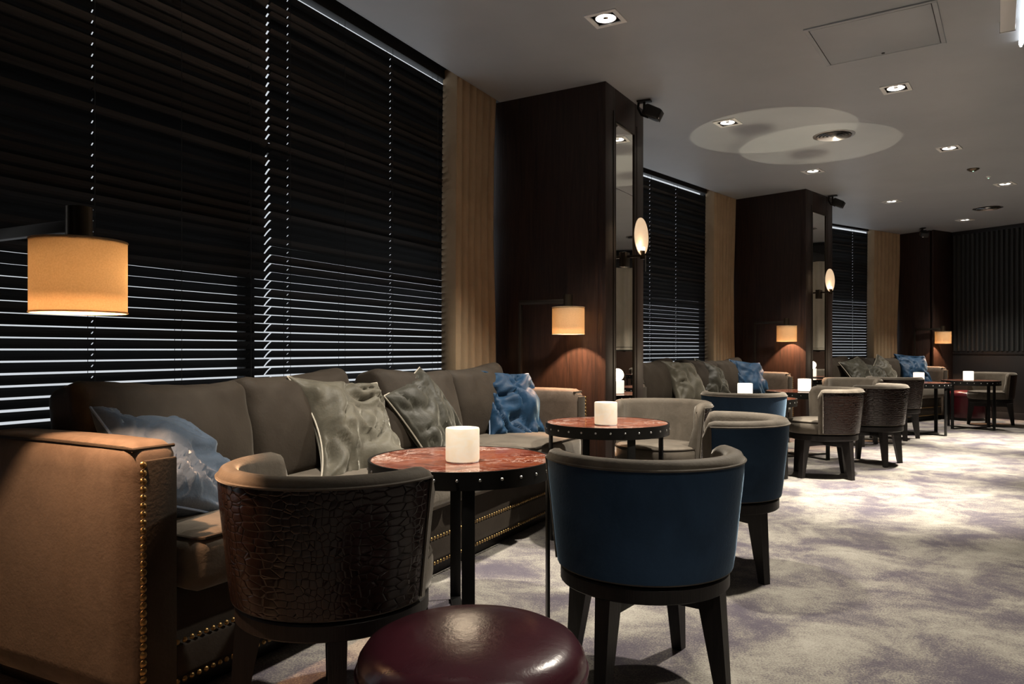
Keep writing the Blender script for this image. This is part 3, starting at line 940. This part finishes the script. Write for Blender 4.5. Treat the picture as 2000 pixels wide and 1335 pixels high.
# ------------------------------------------------------------------ reading lamps on slim poles
def reading_lamp(base, d, ln, zs, lab):
    """base: plan point of the pole; d: plan direction of the arm; zs: z of shade bottom and top, arm"""
    root = thing('reading_lamp', lab, 'lamp', (base[0], base[1], 0), math.atan2(d[1], d[0]), 'reading lamps with linen drum shades')
    z0, z1 = zs; za = z1 + .040; r = .107
    MB().box((0, 0, .010), (.16, .16, .02), .003).build('base_plate', 'black metal', root)
    MB().box((0, 0, za / 2), (.020, .026, za), .003).build('pole', 'bronze metal dark', root)
    MB().box((ln / 2, 0, za), (ln + .02, .022, .030), .003).build('arm', 'bronze metal dark', root)
    MB().lathe([(.006, z1 - .03), (.030, z1 - .03), (.030, z1 + .085), (.006, z1 + .085)], 28, c=(ln, 0, 0)).build('lamp_holder', 'bronze metal', root, smooth=30)
    sh = MB().lathe([(r - .0015, z0), (r, z0), (r, z1), (r - .0015, z1)], 48, closed_prof=True, c=(ln, 0, 0)).build('shade', 'lamp shade linen', root, smooth=40)
    MB().lathe([(.02, z1 - .006), (r - .003, z1 - .006), (r - .003, z1 - .003), (.02, z1 - .003)], 40, c=(ln, 0, 0)).build('shade_top', 'pale piping', sh, smooth=30)
    for z in (z0, z1):
        MB().tube([(ln + r * math.cos(2 * PI * k / 48), r * math.sin(2 * PI * k / 48), z) for k in range(48)], .0022, 6, closed=True).build('shade_hem', 'lamp shade linen', sh)
    MB().lathe([(.004, z0 + .128), (.024, z0 + .126), (.026, z0 + .130), (.018, z0 + .145), (.012, z1 - .02)], 18, c=(ln, 0, 0)).build('bulb', 'led', root, smooth=60)
    ld = bpy.data.lights.new('reading_lamp_light', 'SPOT'); ld.energy = SHADE_W; ld.color = (1, .56, .31); ld.shadow_soft_size = .012
    ld.spot_size = R(104); ld.spot_blend = .12
    lo = bpy.data.objects.new('reading_lamp_light', ld); COL.objects.link(lo); lo.parent = root; lo.location = (ln, 0, z0 + .122)
    ld = bpy.data.lights.new('reading_lamp_glow', 'POINT'); ld.energy = SHADE_W * .030; ld.color = (1, .68, .40); ld.shadow_soft_size = .03
    lo = bpy.data.objects.new('reading_lamp_glow', ld); COL.objects.link(lo); lo.parent = root; lo.location = (ln + .0, .05, z0 + .090)
    return root
b = BAYS[0]
reading_lamp((-1.431, 2.036), (.889, -.459), .405, (1.092, 1.268), 'nearest reading lamp, orange drum shade against the black blinds')
q = b.p(-.205, .28); reading_lamp((q.x, q.y), tuple(b.n), .355, (1.105, 1.281), 'reading lamp before the first mirrored column, over the arm of the nearest sofa')
q = BAYS[1].p(-.17, .30); reading_lamp((q.x, q.y), tuple(BAYS[1].n), .37, (1.095, 1.27), 'reading lamp before the second mirrored column, over the arm of the middle sofa')
reading_lamp((6.145, 11.41), tuple(BAYS[2].n), .42, (1.095, 1.27), 'farthest reading lamp, at the corner column by the fluted wall')

# ------------------------------------------------------------------ wall lamps on the mirrors
def sconce(i, lab):
    (bx_, by_), dg, w, dep = PIL[i]
    a = R(dg); u = Vector((math.sin(a), math.cos(a))); n_ = Vector((math.cos(a), -math.sin(a)))
    c = Vector((bx_, by_)) + u * (w / 2) + n_ * (-.008)
    root = thing('wall_lamp', lab, 'wall lamp', (c.x, c.y, 1.64), -a, 'disc lamps on the mirrored columns')
    MB().box((.012, 0, 0), (.024, .085, .105), .004).build('back_plate', 'bronze metal dark', root)
    MB().box((.08, 0, .02), (.13, .018, .018), .003).build('bracket', 'bronze metal dark', root)
    MB().lathe([(.004, -.03), (.016, -.03), (.018, .03), (.004, .03)], 20, c=(.135, 0, .025)).build('lamp_socket', 'bronze metal', root, smooth=30)
    MB().cyl((.158, 0, -.09), (.158, 0, .02), .0028, 8).build('pull_rod', 'steel', root)
    mb = MB(); lp = []
    for x, r in ((.118, .004), (.112, .07), (.118, .115), (.126, .131), (.130, .131), (.124, .11), (.119, .07), (.122, .004)):
        lp.append([(x, r * math.cos(2 * PI * j / 44), .155 + r * math.sin(2 * PI * j / 44)) for j in range(44)])
    mb.sweep(lp); mb.build('disc_shade', 'parchment disc', root, smooth=60)
    MB().lathe([(.003, .03), (.010, .03), (.011, .052), (.003, .058)], 16, c=(.142, 0, .025)).build('bulb', 'led', root, smooth=60)
    ld = bpy.data.lights.new('wall_lamp_light', 'POINT'); ld.energy = .7; ld.color = (1, .66, .38); ld.shadow_soft_size = .02
    lo = bpy.data.objects.new('wall_lamp_light', ld); COL.objects.link(lo); lo.parent = root; lo.location = (.165, 0, .095)
sconce(1, 'parchment disc wall lamp on the first mirrored column')
sconce(2, 'parchment disc wall lamp on the second mirrored column')

# ------------------------------------------------------------------ ceiling fittings
DLAB = ['ceiling downlight nearest the camera, above the first mirrored column', 'ceiling downlight left of the two light circles', 'ceiling downlight beneath the two light circles, by the second column',
        'ceiling downlight above the farthest window', 'farthest ceiling downlight, before the fluted end wall', 'ceiling downlight just beyond the square access panel', 'ceiling downlight right of the round air diffuser',
        'ceiling downlight near the right edge, beyond the small green indicator']
def downlight(k, x, y, dg):
    lab = DLAB[k] if k < len(DLAB) else 'square ceiling downlight above the upper edge of the picture'
    root = thing('downlight', lab, 'downlight', (x, y, CEIL), -R(dg), 'square recessed downlights')
    fr = MB()
    for c, sz in (((0, .0775, -.003), (.18, .025, .008)), ((0, -.0775, -.003), (.18, .025, .008)), ((.0775, 0, -.003), (.025, .13, .008)), ((-.0775, 0, -.003), (.025, .13, .008))): fr.box(c, sz, .001)
    fr.build('trim_frame', 'white trim', root)
    can = MB()
    for c, sz in (((0, .0680, .05), (.14, .004, .1)), ((0, -.0680, .05), (.14, .004, .1)), ((.0680, 0, .05), (.004, .14, .1)), ((-.0680, 0, .05), (.004, .14, .1)), ((0, 0, .102), (.14, .14, .004))): can.box(c, sz, 0)
    can.build('housing', 'blackened trim', root, smooth=0)
    MB().lathe([(.055, -.002), (.059, -.002), (.059, .05), (.03, .08), (.03, .075), (.055, .045)], 32, closed_prof=True).build('lamp_ring', 'steel', root, smooth=40)
    MB().lathe([(.002, .013), (.040, .016), (.054, .026), (.054, .030), (.002, .030)], 32).build('lamp_face', 'downlight glow', root, smooth=60)
    MB().lathe([(.002, -.002), (.014, 0), (.016, .012), (.002, .012)], 16).build('anti_glare_cap', 'steel', root, smooth=60)
    sd = bpy.data.lights.new('downlight_beam', 'SPOT'); sd.energy = DOWN_W * BOOST.get(k, 1); sd.color = (1, .91, .78); sd.spot_size = R(SIZE.get(k, 80)); sd.spot_blend = 1.0; sd.shadow_soft_size = .045
    so = bpy.data.objects.new('downlight_beam', sd); COL.objects.link(so); so.parent = root; so.location = (0, 0, -.014)
    if k in AIM:
        d = Vector(AIM[k]) - Vector((x, y, CEIL)); d.rotate(Matrix.Rotation(R(dg), 3, 'Z'))
        so.rotation_euler = d.to_track_quat('-Z', 'Y').to_euler()
SIZE = {5: 54, 6: 50, 7: 50, 8: 52, 9: 100, 10: 84}
BOOST = {0: 1.1, 5: 4.4, 6: 4.4, 7: 4.2, 8: 1.05, 9: 1.15, 10: .55}
AIM = {0: (.32, 4.1, 0), 8: (-.60, 3.15, 0), 9: (1.05, 2.95, 0)}
for k, (x, y, dg) in enumerate(ROW): downlight(k, x, y, dg)

def diffuser(x, y, lab):
    root = thing('air_diffuser', lab, 'air vent', (x, y, CEIL), 0, 'round air diffusers')
    MB().lathe([(.140, -.006), (.165, -.004), (.165, 0), (.140, 0)], 48, closed_prof=True).build('outer_ring', 'steel', root, smooth=40)
    MB().lathe([(.002, -.002), (.14, -.002), (.14, 0), (.002, 0)], 40).build('backing', 'blackened trim', root, smooth=30)
    for r in (.118, .090, .062, .034):
        MB().lathe([(r, -.004), (r + .018, -.014), (r + .019, -.012), (r + .002, -.002)], 40, closed_prof=True).build('diffuser_ring', 'steel', root, smooth=50)
    MB().lathe([(.002, -.014), (.018, -.012), (.020, -.004), (.002, -.004)], 24).build('centre_cap', 'steel', root, smooth=50)
diffuser(*VENT[0], 'round metal air diffuser beside the light circles')
diffuser(*VENT[1], 'round metal air diffuser near the far end of the ceiling')

def access_panel():
    root = thing('access_panel', 'square access panel in the ceiling at the upper right', 'panel', (2.09, 4.29, CEIL), -R(34))
    mb = MB(); s = .655
    for c, sz in (((0, s / 2 - .012, -.004), (s, .024, .008)), ((0, -s / 2 + .012, -.004), (s, .024, .008)), ((s / 2 - .012, 0, -.004), (.024, s - .048, .008)), ((-s / 2 + .012, 0, -.004), (.024, s - .048, .008))): mb.box(c, sz, .002)
    mb.build('panel_frame', 'ceiling paint', root)
    MB().box((0, 0, -.001), (s - .046, s - .046, .002), 0).build('panel_gap', 'blackened trim', root)
    MB().box((0, 0, -.004), (s - .056, s - .056, .007), .002).build('panel_door', 'ceiling paint', root)
    MB().lathe([(.001, -.011), (.009, -.011), (.010, -.007), (.001, -.007)], 16, c=(.0, .272, 0)).build('panel_lock', 'blackened trim', root)
access_panel()

def detector(x, y, m, lab, r):
    root = thing('smoke_detector', lab, 'detector', (x, y, CEIL))
    MB().lathe([(.002, -.022), (r * .5, -.022), (r * .8, -.012), (r, -.006), (r, 0), (.002, 0)], 28).build('body', m, root, smooth=40)
    MB().lathe([(.001, -.026), (.006, -.025), (.006, -.021), (.001, -.021)], 12).build('indicator', 'green led', root)
detector(4.59, 7.44, 'bronze metal', 'small dark ceiling sensor near the right edge', .055)
detector(4.94, 7.75, 'white trim', 'tiny pale ceiling sensor with a green indicator', .022)

def spotlight_speaker(c, look, lab):
    root = thing('ceiling_speaker', lab, 'speaker', (c[0], c[1], CEIL), math.atan2(look[1], look[0]), 'black ceiling speakers beside the columns')
    MB().box((0, 0, -.006), (.10, .06, .012), .003).build('mount_plate', 'black plastic', root)
    MB().tube([(-.04, 0, -.01), (-.045, 0, -.05), (-.02, 0, -.10), (.03, 0, -.125)], .009, 8).build('bracket', 'black metal', root)
    MB().tube([(.0, 0, -.01), (.0, 0, -.08)], .010, 8).build('stem', 'bronze metal dark', root)
    M = Matrix.Rotation(R(28), 4, 'Y')
    bd = MB()
    bd.box((.06, 0, -.095), (.13, .10, .082), .018, seg=3, mat=M)
    bd.build('cabinet', 'black plastic', root)
    g = MB(); p = Vector((.06, 0, -.095)) + M @ Vector((.064, 0, 0))
    g.box(p, (.008, .088, .070), .003, mat=M); g.build('grille', 'blackened trim', root)
    p2 = Vector((.06, 0, -.095)) + M @ Vector((.069, -.030, -.024))
    MB().box(p2, (.003, .014, .008), 0, mat=M).build('badge', 'white trim', root)
spotlight_speaker((.955, 5.40), (.87, -.35), 'black ceiling speaker at the top of the first mirrored column')
spotlight_speaker((3.74, 8.72), (.80, -.5), 'black ceiling speaker at the top of the second mirrored column')
spotlight_speaker((6.07, 11.05), (-.2, -.98), 'small black ceiling speaker before the corner column')

def linear_light():
    root = thing('linear_light', 'white linear light fitting in the upper right corner of the picture', 'light', (2.74, 4.07, CEIL), R(90 - 33))
    MB().box((-.6, .035, -.030), (1.2, .07, .060), .004).build('housing', 'white trim', root)
    MB().box((.003, .035, -.030), (.006, .074, .064), .002).build('end_cap', 'steel', root)
    MB().cyl((-.75, -.034, -.022), (.37, -.034, -.022), .012, 12).build('glass_tube', 'tube glow', root)
    for x in (-.7, .36): MB().box((x, -.034, -.016), (.02, .03, .032), .003).build('tube_holder', 'steel', root)
linear_light()
